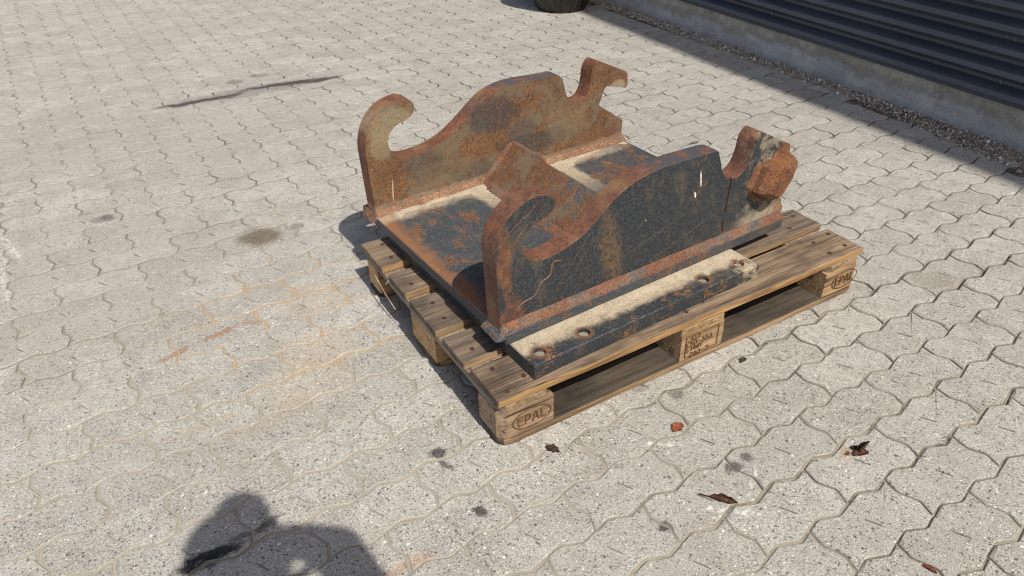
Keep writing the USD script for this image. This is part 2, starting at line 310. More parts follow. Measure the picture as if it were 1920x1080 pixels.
# gravel along the foot of the plinth
gn = 13000; gyv = RNG.uniform(-1.2, 5.2, gn); width = .105 + .11 * np.clip((1.0 - gyv) / .9, 0, 1)
gt = RNG.beta(1.0, 1.05, gn); gxv = WALL(gyv) - .012 - gt * width - .01
ico = trimesh.creation.icosahedron()
vs, fs, ts = [], [], []
for i in range(gn):
    s = RNG.uniform(.0018, .0048) * (1 + .5 * (RNG.random() < .1)); R_ = trimesh.transformations.random_rotation_matrix(RNG.random(3))[:3, :3]
    v = (ico.vertices * s * RNG.uniform(.6, 1.2, 3)) @ R_.T + [gxv[i], gyv[i], .001 + RNG.uniform(0, .006)]
    vs.append(v); fs.append(ico.faces + 12 * i); ts.append(np.full(12, RNG.random()))
g = G(); t = g('attribute', attribute='tone') + '.fac'
M_GRAVEL = g.done('gravel', g('rgb_ramp', fac=t, ramp=[(0, (.12, .10, .08)), (.4, (.26, .21, .17)), (.7, (.34, .29, .24)), (.86, (.50, .45, .40)), (1, (.85, .80, .72))], interpolate=True) + '.color', .9, .2)
obj('gravel', (np.vstack(vs), np.vstack(fs)), M_GRAVEL, tone=np.concatenate(ts), kind='stuff', label='loose dark gravel lying along the foot of the concrete plinth', cat='gravel')

# ---------------------------------------------------------------- wooden pallet
def wood(name, axis, a, b, c, stain=(.09, .075, .06), dirt=.4, bright=None):
    """Weathered timber: grain along the axis of the piece, in its own coordinates."""
    g = G(); P = g('texture_coordinate') + '.object'; rnd = g('object_info') + '.random'
    sh = g('combine_xyz', x=g.m('multiply', rnd, 7.3), y=g.m('multiply', rnd, 3.1), z=g.m('multiply', rnd, 5.7)) + '.vector'
    sh = [k for k in g.n][-1] + '.vector'
    Q = g('vector_math', math_type='add', vector1=P, vector2=sh) + '.vector'
    L = (.06, 1, 1) if axis == 0 else (1, .06, 1)
    warp = g('mix_vector', fac=.05, a=Q, b=g('noise_texture', vector=g.map(Q, scale=(.5, .5, .5)), scale=6, detail=2) + '.color') + '.result'
    gr = g.noise(g.map(warp, scale=tuple(x * 1.0 for x in L)), 75, 4, .65)
    fib = g.noise(g.map(Q, scale=tuple(x ** 1.5 for x in L)), 420, 3, .6)
    col = g.mix(g.ramp(gr, .28, .72), a, b)
    col = g.mix(g.ramp(fib, .45, .75, 0, .6), col, c)
    col = g.mix(g.ramp(g.noise(Q, 5, 4, .6), .46, .7, 0, dirt), col, stain)
    col = g.mix(g.ramp(g.noise(g.map(Q, scale=L), 38, 3), .62, .72, 0, .6), col, stain)
    kn = g('voronoi_texture', vector=g.map(Q, scale=(.45, 1, 1) if axis == 0 else (1, .45, 1)), scale=4.2)
    col = g.mix(g.ramp(kn + '.distance', .11, .06, 0, .75), col, (.07, .035, .018))
    ck = g.m('absolute', g.m('subtract', g.noise(g.map(Q, scale=tuple(x ** 1.6 for x in L)), 46, 3, .5), .5))
    col = g.mix(g.m('multiply', g.ramp(ck, .016, .005), g.ramp(g.noise(Q, 4, 3), .46, .6, 0, .85)), col, (.022, .015, .011))
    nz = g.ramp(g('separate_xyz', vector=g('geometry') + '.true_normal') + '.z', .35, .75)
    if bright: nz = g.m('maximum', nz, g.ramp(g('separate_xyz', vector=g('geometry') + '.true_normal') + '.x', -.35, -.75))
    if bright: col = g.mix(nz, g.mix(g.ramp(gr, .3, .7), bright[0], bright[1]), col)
    hv = g('hsv', hue=.5, saturation=g.m('multiply_add', rnd, .3, .85), value=g.m('multiply_add', rnd, .45, .78), color=col) + '.color'
    h = g.m('add', g.m('multiply', gr, .6), g.m('multiply', fib, .7))
    return g.done(name, hv, .82, .2, g.bump(h, .7, .004))
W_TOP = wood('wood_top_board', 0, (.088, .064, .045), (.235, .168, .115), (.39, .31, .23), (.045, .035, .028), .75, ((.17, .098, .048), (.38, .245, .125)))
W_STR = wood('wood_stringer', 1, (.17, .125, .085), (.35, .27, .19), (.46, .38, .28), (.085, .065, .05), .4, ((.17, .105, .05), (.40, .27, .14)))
W_BLK = wood('wood_block', 0, (.22, .135, .072), (.47, .325, .19), (.57, .425, .27), (.13, .082, .045), .5)
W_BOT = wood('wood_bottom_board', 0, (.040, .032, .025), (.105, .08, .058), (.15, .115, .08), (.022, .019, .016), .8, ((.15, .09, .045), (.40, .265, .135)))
def board(x0, x1, y0, y1, z0, z1, axis=0, seed=0, wob=.0018, chamf=.0022, corner=0.0):
    """Sawn board with eased, slightly wavering edges, lying along x (axis 0) or y (axis 1)."""
    if axis: x0, x1, y0, y1 = y0, y1, x0, x1
    c = chamf; sec = []
    for (a, b) in ((y0, z0), (y1, z0), (y1, z1), (y0, z1)): sec.append((a, b))
    my = np.linspace(y0 + c, y1 - c, 5); mz = np.linspace(z0 + c, z1 - c, 3)
    ring = [(y, z0) for y in my] + [(y1, z) for z in mz] + [(y, z1) for y in my[::-1]] + [(y0, z) for z in mz[::-1]]
    ring = np.array(ring); n = len(ring); N = max(3, int((x1 - x0) / .02)); xs = np.r_[x0, x0 + c, np.linspace(x0 + .012, x1 - .012, N), x1 - c, x1]
    V = []
    ctr = np.array([(y0 + y1) / 2, (z0 + z1) / 2])
    for i, x in enumerate(xs):
        R = ring.copy()
        if i in (0, len(xs) - 1): R = ctr + (R - ctr) * [1 - 2 * c / (y1 - y0), 1 - 2 * c / (z1 - z0)]
        p = np.c_[np.full(n, x * 9), R * 23 + seed * 3.7]
        R[:, 0] += (meshkit.fbm(p, 3, seed) - .5) * wob * 2.2; R[:, 1] += (meshkit.fbm(p + 50, 3, seed) - .5) * wob
        if corner:
            e = min(x - x0, x1 - x)
            if e < corner: R[:, 0] = ctr[0] + (R[:, 0] - ctr[0]) * (1 - (corner - e) / ((y1 - y0) / 2))
        xr = np.full(n, x) + ((meshkit.noise(np.c_[R * 60, np.full(n, seed * 1.3 + (i > 3))]) - .5) * .005 if i in (0, 1, len(xs) - 1, len(xs) - 2) else 0)
        V.append(np.c_[xr, R])
    V = np.vstack(V); f = []; i = np.arange(n); j = (i + 1) % n
    for k in range(len(xs) - 1): f.append(np.c_[k * n + i, k * n + j, (k + 1) * n + j, (k + 1) * n + i][:, ::-1])
    tri = [np.vstack(f)]
    e = len(V); V = np.vstack([V, V[:n].mean(0), V[-n:].mean(0)]); b = (len(xs) - 1) * n
    caps = np.vstack([np.c_[j, i, np.full(n, e)], np.c_[b + i, b + j, np.full(n, e + 1)]])
    q = tri[0]; F = np.vstack([q[:, [0, 1, 2]], q[:, [0, 2, 3]], caps])
    if axis: V = V[:, [1, 0, 2]]; F = F[:, ::-1]
    m = trimesh.Trimesh(V, F, process=False)
    if m.volume < 0: m.faces = m.faces[:, ::-1]
    return m
pallet = thing('euro_pallet', label='weathered wooden pallet with burnt oval marks, under the rusty steel frame', cat='pallet')
M_NAIL = simple('nail_rust', (.025, .015, .011), (.08, .04, .028), 200, .7, .4)
TB = [(.002, .131), (.158, .271), (.302, .458), (.493, .604), (.645, .797)]
nail = trimesh.creation.cylinder(.0062, .0018, sections=10)
XE = [(.000, 1.196), (-.004, 1.206), (-.006, 1.199), (-.003, 1.200), (-.005, 1.198)]
for i, (a, b) in enumerate(TB):
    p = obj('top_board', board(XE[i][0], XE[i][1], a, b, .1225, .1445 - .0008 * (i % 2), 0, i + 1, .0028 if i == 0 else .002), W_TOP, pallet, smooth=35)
    for xb in (.0725, .6, 1.1275):
        for fx, fy in ((-.035, .22), (.03, .28), (-.03, .76), (.04, .80)) if b - a > .12 else ((-.03, .3), (.035, .68)):
            nm = nail.copy(); nm.apply_translation((xb + fx + RNG.normal(0, .006), a + (b - a) * fy + RNG.normal(0, .005), .1446 - .0008 * (i % 2))); obj('nail_head', nm, M_NAIL, p)
for i, xc in enumerate((.0725, .6, 1.1275)):
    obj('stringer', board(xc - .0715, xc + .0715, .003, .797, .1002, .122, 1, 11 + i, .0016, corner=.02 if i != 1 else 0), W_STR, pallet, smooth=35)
def block(x0, x1, y0, y1, cx=0, cy=0, seed=0):
    P = sbox(x0, y0, x1, y1); c = .020
    if cx:
        X, Y = (x0 if cx < 0 else x1), (y0 if cy < 0 else y1)
        P = P.difference(Polygon([(X - cx * -.001 + 0, Y), (X, Y), (X, Y - cy * c)]).buffer(0)).difference(Polygon([(X + cx * .001, Y + cy * .001), (X - cx * c, Y + cy * .001), (X + cx * .001, Y - cy * c)]))
    m = trimesh.creation.extrude_polygon(P, .078, engine='earcut'); m.apply_translation((0, 0, .0221))
    for _ in range(3): m = m.subdivide()
    d = (meshkit.fbm(m.vertices * 45, 3, seed) - .5)[:, None]; n = m.vertices - m.vertices.mean(0); n /= np.abs(n).max(0); n = np.where(np.abs(n) > .97, n, 0); n[:, 2] = 0
    m.vertices += n * d * .0035
    return m
def mark(ws, depth=.0012):
    """Strokes on a block's front (x-z plane, facing -y)."""
    m = ws.copy(); return m
M_BURN = simple('burnt_mark', (.09, .045, .022), (.185, .10, .048), 140, .9, .1)
def front(mesh, x, z, y, tilt=0.0):
    m = mesh.copy(); b = m.bounds; m.apply_translation(-(b[0] + b[1]) / 2)
    m.apply_transform(trimesh.transformations.rotation_matrix(tilt, (0, 0, 1))); m.apply_transform(trimesh.transformations.rotation_matrix(math.pi / 2, (1, 0, 0))); m.apply_translation((x, y, z)); return m
def oval(rx, rz, w):
    e = affinity.scale(Point(0, 0).buffer(1, 28), rx, rz); r = e.difference(e.buffer(-w))
    return trimesh.creation.extrude_polygon(r, .0012, engine='earcut')
def stencil_text(t, h, sx=1.0):
    m = meshkit.text_mesh(t, h, .0012); m.apply_scale((sx, 1, 1)); return m
for i, (xc, hw) in enumerate(((.0725, .0725), (.6, .0725), (1.1275, .0725))):
    for j, (a, b) in enumerate(((.001, .100), (.3275, .4725), (.700, .799))):
        cx = {0: -1, 1: 0, 2: 1}[i]; cy = {0: -1, 1: 0, 2: 1}[j]
        p = obj('block', block(xc - hw + .001, xc + hw - .001, a, b, cx if cx and cy else 0, cy, i * 3 + j), W_BLK, pallet, smooth=30)
        if j == 0 and i != 1:
            obj('burnt_oval', front(oval(.052, .029, .0019), xc + .012, .061, -.0014), M_BURN, p)
            obj('burnt_lettering', front(stencil_text('EPAL', .028, .84), xc + .012, .061, -.0014), M_BURN, p)
        if j == 0 and i == 1:
            for t, h, x, zz, tl in (('412', .013, .574, .087, 0), ('30-351', .015, .595, .070, 0), ('HMT', .013, .582, .053, 0), ('242-7', .015, .592, .033, 0), ('IPPC', .012, .548, .062, math.pi / 2)):
                obj('burnt_lettering', front(stencil_text(t, h), x, zz, -.0014, tl), M_BURN, p)
            fr = sbox(-.055, -.033, .055, .033); fr = trimesh.creation.extrude_polygon(fr.difference(fr.buffer(-.0016)), .0012, engine='earcut')
            obj('burnt_frame', front(fr, .598, .063, -.0012), M_BURN, p)
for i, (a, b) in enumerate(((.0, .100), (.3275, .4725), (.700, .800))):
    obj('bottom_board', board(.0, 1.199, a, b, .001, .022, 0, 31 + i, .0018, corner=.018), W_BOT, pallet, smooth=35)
tube_m = lambda pts, r, s=5: cat_([trimesh.creation.cylinder(r, segment=(pts[i], pts[i + 1]), sections=s) for i in range(len(pts) - 1)])
obj('loose_splinter', tube_m([(.02, .62, .123), (-.002, .60, .128), (-.02, .58, .132)], .0016), W_STR, pallet)
obj('loose_splinter', tube_m([(-.008, .70, .09), (-.012, .62, .072), (-.010, .56, .055)], .0016), W_STR, pallet)

# ---------------------------------------------------------------- steel hitch frame on the pallet
Z0 = .1446
frame = thing('hitch_frame', (.1047, .0215, Z0), math.degrees(.047), label='rusty black steel hitch frame with two hooked side plates, sitting on the pallet', cat='machine part')
def steel(name, paint, rust_a, rust_b, pa=.5, edge_rust=None, grey=.25, extra=None, streak=(1, 1, 1), soft=.10):
    """Old paint over rust. pa: share of paint left. edge_rust: sawn edges of a plate (faces that do not look along y) are rust instead."""
    g = G(); P = g('texture_coordinate') + '.object'
    r1 = g.noise(P, 9, 5, .65); r2 = g.noise(g.map(P, scale=streak), 26, 5, .7); r3 = g.noise(P, 210, 3, .65)
    rust = g.mix(g.ramp(r1, .32, .68), rust_a, rust_b)
    rust = g.mix(g.ramp(r3, .42, .64, 0, .7), rust, tuple(.30 * x for x in rust_a))
    rust = g.mix(g.ramp(g.noise(P, 62, 5, .75), .52, .68, 0, .38), rust, (.31, .16, .07))
    rust = g.mix(g.ramp(g.noise(g.map(P, (7, 2, 1)), 34, 5, .75), .52, .66, 0, .55), rust, (.055, .045, .038))
    rust = g.mix(g.ramp(g.noise(g.map(P, (3, 1, 2)), 16, 5, .7), .46, .62, 0, grey), rust, (.165, .142, .10))
    mask = g.m('add', g.m('multiply', r1, .45), g.m('add', g.m('multiply', r2, .38), g.m('multiply', r3, .22)))
    th = .525 + (.5 - pa) * .26
    pc = g.mix(g.ramp(g.noise(P, 170, 4, .75), .47, .66, 0, .8), paint, tuple(.050 + 1.4 * x for x in paint))
    pc = g.mix(g.ramp(g.noise(g.map(P, scale=(1, 1, .75)), 110, 5, .75), .50, .68, 0, .5), pc, (.105, .086, .056))
    pc = g.mix(g.ramp(g.noise(g.map(P, (2, 0, 5), scale=(1, 1, .55)), 13, 5, .75), .50, .68, 0, .55), pc, (.115, .095, .065))
    pc = g.mix(g.ramp(g.noise(P, 250, 2, .6), .58, .68, 0, .6), pc, (.012, .014, .016))
    f = g.ramp(mask, th - soft * .25, th + soft * .25)
    if edge_rust:
        n = g('separate_xyz', vector=g('geometry') + '.true_normal') + '.y'
        face = g.ramp(g.m('absolute', n), .78, .9)
        er = g.mix(g.ramp(g.noise(P, 22, 5, .65), .3, .7), edge_rust[0], edge_rust[1])
        er = g.mix(g.ramp(g.noise(P, 110, 5, .75), .44, .62, 0, .8), er, (.065, .030, .022))
        er = g.mix(g.ramp(g.noise(P, 11, 4), .52, .68, 0, .5), er, (.20, .125, .06))
        er = g.mix(g.ramp(g.noise(P, 55, 4, .7), .56, .70, 0, .45), er, (.29, .155, .085))
        hp = g('gradient_texture', gradient_type='spherical', vector=g.map(P, (.535, .4, .36), (0, 0, 0), (.16, 2, .09), 'texture')) + '.fac'
        er = g.mix(g.m('multiply', g.ramp(hp, .05, .4), g.ramp(r2, .38, .52, .15, .9)), er, (.055, .062, .07))
        rust = g.mix(face, er, rust); f = g.m('multiply', f, g.m('multiply_add', face, 1 - edge_rust[2], edge_rust[2]))
    col = g.mix(f, rust, pc)
    rough = g.m('multiply_add', f, -.32, .86)
    if extra: col, rough = extra(g, P, col, rough)
    h = g.m('add', g.m('multiply', r3, .5), g.m('add', g.m('multiply', g.noise(P, 60, 3), .5), g.m('multiply', f, .25)))
    return g.done(name, col, rough, .35, g.bump(h, .55, .005))
BLACK = (.020, .025, .031); RA, RB = (.20, .085, .035), (.30, .135, .055)
PINK = ((.135, .053, .030), (.235, .096, .049), .15)
def band(g, v, c, w, jit, amp):
    """1 within w of c along the coordinate v, with a ragged limit."""
    d = g.m('absolute', g.m('subtract', g.m('add', v, g.m('multiply_add', jit, amp, -amp / 2)), c))
    return g.ramp(d, w, w * .45)
SAND = (.50, .385, .245)
def sandy(g, P, col, rough, masks, amt=.92):
    grain = g.mix(g.ramp(g.noise(P, 500, 2), .35, .7), (.33, .26, .17), (.57, .475, .35))
    grit = g.m('multiply', g.ramp(g.noise(P, 190, 4, .75), .30, .50, .6, 1), g.ramp(g.noise(P, 30, 4, .7), .32, .50, .55, 1))
    for m_ in masks: col = g.mix(g.m('multiply', g.m('multiply', m_, amt), grit), col, grain)
    return col
def ex_base(g, P, col, rough):
    s = g('separate_xyz', vector=P); j = g.noise(P, 22, 5, .65)
    n = g('separate_xyz', vector=g('geometry') + '.true_normal') + '.z'; top = g.ramp(n, .5, .8)
    col = g.mix(g.m('multiply', top, g.ramp(g.m('add', s + '.x', g.m('multiply', j, .12)), .115, .04, 0, .85)), col, (.26, .115, .05))
    m1 = g.m('multiply', top, band(g, s + '.y', .762, .055, j, .07)); m1 = g.m('multiply', m1, g.ramp(s + '.x', .93, .75, .25, .8))
    m2 = g.m('multiply', top, g.m('multiply', band(g, s + '.x', .322, .05, j, .05), g.ramp(s + '.y', .55, .70)))
    m3 = g.m('multiply', top, g.m('multiply', band(g, s + '.x', .625, .04, j, .05), g.ramp(s + '.y', .45, .7)))
    return sandy(g, P, col, rough, (m1, m2, m3), .85), rough
def ex_lower(g, P, col, rough):
    s = g('separate_xyz', vector=P); j = g.noise(P, 24, 5, .7)
    n = g('separate_xyz', vector=g('geometry') + '.true_normal') + '.z'; top = g.ramp(n, .5, .8)
    m1 = g.m('multiply', top, g.ramp(g.m('add', s + '.y', g.m('multiply_add', j, .05, -.025)), .028, .056))
    m2 = g.m('multiply', g.ramp(g.m('add', s + '.x', g.m('multiply_add', j, .12, -.06)), .63, .70), g.ramp(j, .42, .58))
    for x in (.039, .166, .555, .686):                             # rust worn round the bolt holes
        v = g.map(P, (x, .033, .04), (0, 0, 0), (.034, .034, 1), 'texture')
        f_ = g.m('add', g('gradient_texture', gradient_type='spherical', vector=v) + '.fac', g.m('multiply_add', j, .5, -.25))
        m1 = g.m('multiply', m1, g.ramp(f_, .55, .15)); col = g.mix(g.m('multiply', g.ramp(f_, .15, .5, 0, .75), top), col, (.17, .085, .045))
    return sandy(g, P, col, rough, (m1, m2), .95), rough
def ex_near(g, P, col, rough):
    s = g('separate_xyz', vector=P); j = g.noise(P, 26, 5, .7)
    m1 = g.m('multiply', g.ramp(g.m('add', s + '.x', g.m('multiply_add', j, .30, -.15)), .74, .84), g.ramp(j, .40, .56))
    m2 = g.m('multiply', band(g, s + '.z', .085, .045, j, .05), g.ramp(s + '.x', .70, .82))
    col = sandy(g, P, col, rough, (m1, m2), .52)
    for (x, z, rx, rz, st) in ((.90, .285, .055, .035, .9), (.93, .09, .05, .06, .85), (.02, .08, .05, .10, .6), (.0, .25, .025, .12, .7)):
        v = g.map(P, (x, .11, z), (0, 0, 0), (rx, 1, rz), 'texture')
        f_ = g.m('add', g('gradient_texture', gradient_type='spherical', vector=v) + '.fac', g.m('multiply_add', j, .8, -.4))
        col = g.mix(g.m('multiply', g.ramp(f_, .1, .5, 0, st), g.ramp(g.noise(P, 130, 3, .7), .34, .56, .4, 1)), col, g.mix(g.ramp(j, .4, .6), (.15, .055, .024), (.25, .105, .04)))
    v = g.map(P, (.305, .09, .17), (0, math.radians(-12), 0), (.045, 1, .17), 'texture')       # ochre run-off below the hump
    sp = g('gradient_texture', gradient_type='spherical', vector=v) + '.fac'
    col = g.mix(g.m('multiply', g.ramp(g.m('add', sp, g.m('multiply_add', j, .8, -.4)), .0, .7), g.ramp(g.noise(P, 90, 4, .75), .36, .62, .05, .6)), col, (.20, .115, .045))
    for (x, z, rx, rz, ry) in ((.585, .285, .0045, .030, -10), (.572, .245, .004, .012, -14), (.41, .225, .0018, .0025, 0)):
        v = g.map(P, (x, .09, z), (0, math.radians(ry), 0), (rx, 1, rz), 'texture')
        col = g.mix(g.m('multiply', g.ramp(g('gradient_texture', gradient_type='spherical', vector=v) + '.fac', .1, .5), g.ramp(j, .3, .55, .4, 1)), col, (.70, .70, .70))
    for (x, z, L_, a_) in ((.40, .16, .33, -16), (.24, .215, .14, -48), (.19, .19, .12, -52), (.62, .155, .30, -17)):
        v = g.map(P, (x, .09, z), (0, math.radians(a_), 0), (L_, 1, .0022), 'texture')
        col = g.mix(g.ramp(g('gradient_texture', gradient_type='spherical', vector=v) + '.fac', .05, .5, 0, .30), col, (.17, .12, .07))
    return col, rough
def ex_far(g, P, col, rough):
    s = g('separate_xyz', vector=P); j = g.noise(P, 20, 5, .7)
    for (x, z, rx, rz, c, st) in ((.40, .285, .12, .085, (.035, .042, .048), .8), (.55, .16, .22, .05, (.03, .034, .036), .75), (.50, .21, .08, .05, (.06, .07, .078), .6), (.06, .33, .11, .07, (.27, .215, .13), .9), (.03, .28, .05, .06, (.25, .20, .12), .8), (.16, .18, .10, .07, (.045, .045, .042), .55), (.33, .12, .12, .05, (.05, .045, .04), .55), (.68, .19, .13, .09, (.21, .16, .095), .5), (.22, .15, .14, .06, (.17, .13, .08), .5), (.87, .10, .06, .07, (.13, .045, .03), .7), (.88, .27, .05, .03, (.42, .34, .24), .6)):
        v = g.map(P, (x, .79, z), (0, 0, 0), (rx, 1, rz), 'texture')
        sp = g.m('add', g('gradient_texture', gradient_type='spherical', vector=v) + '.fac', g.m('multiply_add', j, .9, -.45))
        col = g.mix(g.m('multiply', g.ramp(sp, .15, .5, 0, st), g.ramp(g.noise(P, 120, 3, .7), .36, .6, .45, 1)), col, c)
    m1 = g.m('multiply', band(g, s + '.z', .088, .018, j, .03), .5)
    col = sandy(g, P, col, rough, (m1,), .6)
    v = g.map(P, (.048, .79, .135), (0, math.radians(4), 0), (.0035, 1, .05), 'texture')
    col = g.mix(g.ramp(g('gradient_texture', gradient_type='spherical', vector=v) + '.fac', .1, .5, 0, .7), col, (.45, .37, .28))
    return col, rough
S_NEAR = steel('steel_black_plate', BLACK, (.17, .085, .04), (.24, .12, .055), .86, PINK, .3, ex_near, (1, 1, .5))
S_FAR = steel('steel_rusty_plate', BLACK, (.150, .076, .036), (.225, .112, .050), .10, PINK, .6, ex_far)
S_BASE = steel('steel_base_plate', (.040, .048, .057), (.15, .072, .036), (.225, .112, .056), .68, None, .3, ex_base, (1, .35, 1))
S_LOW = steel('steel_mounting_plate', BLACK, RA, RB, .72, None, .3, ex_lower)
S_RAMP = steel('steel_cross_plate', (.07, .076, .08), (.150, .070, .034), (.215, .100, .048), .30, None, .5)
S_WELD = steel('steel_weld', (.06, .06, .065), (.15, .066, .040), (.235, .105, .060), .38, None, .45)
S_BOSS = steel('steel_boss', (.06, .03, .02), (.125, .044, .022), (.285, .118, .040), .26, None, .12)
S_WELD_SANDY = steel('steel_weld_sandy', (.05, .05, .05), (.19, .092, .050), (.32, .18, .105), .10, None, .35)

def spline(P, n, s=0.0):
    P = np.array(P, float); tck, u = splprep(P.T, s=s, k=3); return np.array(splev(np.linspace(0, 1, n), tck)).T
def rounded(P, r=.006):
    q = Polygon(P).buffer(-r).buffer(2 * r).buffer(-r); return np.array(q.exterior.coords)[:-1]
near_curve = [(-.0235, .40), (-.0235, .42), (-.0225, .445), (-.0145, .467), (.001, .492), (.023, .512), (.051, .526), (.082, .532), (.108, .530), (.126, .522), (.135, .508), (.134, .493), (.122, .480), (.096, .471), (.073, .461), (.057, .448), (.050, .430), (.051, .410), (.058, .392), (.073, .378), (.096, .371), (.121, .369), (.155, .374), (.195, .386), (.233, .404), (.270, .432), (.307, .461), (.350, .482), (.406, .494), (.466, .499), (.543, .497), (.62, .494)]
near_end = [(.637, .491), (.652, .455), (.658, .437), (.668, .419), (.681, .406), (.698, .399), (.717, .395), (.733, .400), (.747, .412), (.757, .431), (.762, .455), (.764, .475), (.768, .488), (.778, .500), (.789, .505), (.915, .439), (.921, .428), (.922, .398), (.917, .393), (.838, .417), (.828, .409), (.808, .362), (.922, .277), (.929, .262), (.930, .20)]
far_curve = [(-.0205, .40), (-.0200, .418), (-.0150, .447), (-.003, .480), (.017, .506), (.043, .527), (.074, .539), (.106, .541), (.128, .536), (.140, .525), (.143, .510), (.137, .495), (.122, .484), (.107, .479), (.088, .473), (.068, .462), (.056, .447), (.052, .428), (.055, .408), (.063, .392), (.078, .380), (.100, .373), (.128, .371), (.171, .375), (.216, .387), (.263, .408), (.31, .440), (.352, .474), (.390, .494), (.43, .505), (.493, .508), (.571, .505), (.63, .502)]
far_end = [(.645, .498), (.657, .488), (.665, .462), (.670, .441), (.678, .423), (.694, .407), (.715, .399), (.735, .399), (.750, .407), (.762, .428), (.768, .455), (.769, .478), (.775, .498), (.785, .511), (.796, .516), (.918, .458), (.925, .450), (.928, .411), (.921, .401), (.838, .425), (.828, .416), (.808, .367), (.926, .284), (.930, .278), (.930, .20)]
def side_profile(curve, end, foot):
    c = spline(curve, 110, 2e-5)
    P = np.vstack([[(foot, .205), (foot - .004, .33)], c, end]); P[:, 1] -= Z0
    P = rounded(P[::-1], .0035)
    q = Polygon(P).simplify(.0005); P = np.array(q.exterior.coords)[:-1]
    return P if Polygon(P).exterior.is_ccw else P[::-1]
def prism(P, y0, y1, bev=.003):
    """Plate from an x-z outline (counter-clockwise), between y0 and y1, with bevelled edges."""
    I = off(P, bev); n = len(P); i = np.arange(n); j = (i + 1) % n
    if not Polygon(I).is_valid: I = off(P, bev * .3)
    R = lambda Q, y: np.c_[Q[:, 0], np.full(n, y), Q[:, 1]]
    M_ = off(P, bev * .3); rings = [R(I, y0), R(M_, y0 + bev * .3), R(P, y0 + bev), R(P, y1 - bev), R(M_, y1 - bev * .3), R(I, y1)]; f = []
    for k in range(5): a, b = k * n, (k + 1) * n; f += [np.c_[a + i, a + j, b + j], np.c_[a + i, b + j, b + i]]
    v = np.vstack(rings); pg = Polygon(I); tv, tf = trimesh.creation.triangulate_polygon(pg, engine='earcut')
    o = len(v); v = np.vstack([v, R2(tv, y0), R2(tv, y1)]); f += [tf + o, tf[:, ::-1] + o + len(tv)]
    m = trimesh.Trimesh(v, np.vstack(f), process=True); m.merge_vertices(); trimesh.repair.fix_normals(m)
    return m
def R2(tv, y): return np.c_[tv[:, 0], np.full(len(tv), y), tv[:, 1]]
def man(m): return m3.Manifold(m3.Mesh(np.asarray(m.vertices, np.float32), np.asarray(m.faces, np.uint32)))
def cut(m, *tools):
    a = man(m)
    for t in tools: a = a - man(t)
    return a if a.num_tri() > 0 else m
def bx(x0, x1, y0, y1, z0, z1, ry=0):
    b = trimesh.creation.box((x1 - x0, y1 - y0, z1 - z0))
    if ry: b.apply_transform(trimesh.transformations.rotation_matrix(ry, (0, 1, 0)))
    b.apply_translation(((x0 + x1) / 2, (y0 + y1) / 2, (z0 + z1) / 2)); return b
zt1, zt2 = .185 - Z0, .2175 - Z0
YN0, YN1, YF0, YF1 = .112, .167, .783, .838
# mounting plate with bolt holes along the near edge
def lower_plate():
    P = sbox(0, 0, .728, .74)
    for x in (.039, .166, .300 if False else .555, .686): P = P.difference(Point(x, .033).buffer(.0148, 16))
    I = P.buffer(-.003)
    a = trimesh.creation.extrude_polygon(P, zt1 - .003, engine='earcut')
    b = trimesh.creation.extrude_polygon(I.buffer(0), .0031, engine='earcut'); 
    n = [np.array(P.exterior.coords)[:-1]] + [np.array(r.coords)[:-1] for r in P.interiors]
    parts = [a]
    out = off(np.array(sbox(0, 0, .728, .74).exterior.coords)[:-1][::(1 if sbox(0, 0, 1, 1).exterior.is_ccw else -1)], 0)
    v = np.vstack([np.c_[out, np.full(4, zt1 - .003)], np.c_[off(out, .003), np.full(4, zt1)]]); i = np.arange(4); j = (i + 1) % 4
    Pt = Polygon(off(out, .003), [np.array(r.coords) for r in P.interiors]); tv, tf = trimesh.creation.triangulate_polygon(Pt, engine='earcut')
    top = trimesh.Trimesh(np.c_[tv, np.full(len(tv), zt1)], tf, process=False)
    if top.face_normals[0][2] < 0: top.faces = top.faces[:, ::-1]
    ch = trimesh.Trimesh(v, np.vstack([np.c_[i, j, 4 + j], np.c_[i, 4 + j, 4 + i]]), process=False)
    if ch.face_normals[0][2] < 0: ch.faces = ch.faces[:, ::-1]
    keep = ~((a.face_normals[:, 2] > .9))
    a.update_faces(keep)
    holes = []
    for r in P.interiors:
        c = np.array(r.coords)[:-1]; n_ = len(c); i = np.arange(n_); j = (i + 1) % n_
        vv = np.vstack([np.c_[c, np.full(n_, zt1 - .003)], np.c_[c, np.full(n_, zt1)]]); holes.append(trimesh.Trimesh(vv, np.vstack([np.c_[i, j, n_ + j], np.c_[i, n_ + j, n_ + i]]), process=False))
    return cat_([a, top, ch] + holes)
lp = obj('mounting_plate', lower_plate(), S_LOW, frame)
M_FILL = simple('hole_dirt', (.20, .18, .15), (.29, .255, .205), 40, .95, .1, .002, 200)
for x in (.039, .166, .555, .686):
    c = trimesh.creation.cylinder(.0149, .012, sections=24); c.apply_translation((x, .033, zt1 - .0165)); obj('dirt_plug', c, M_FILL, lp)
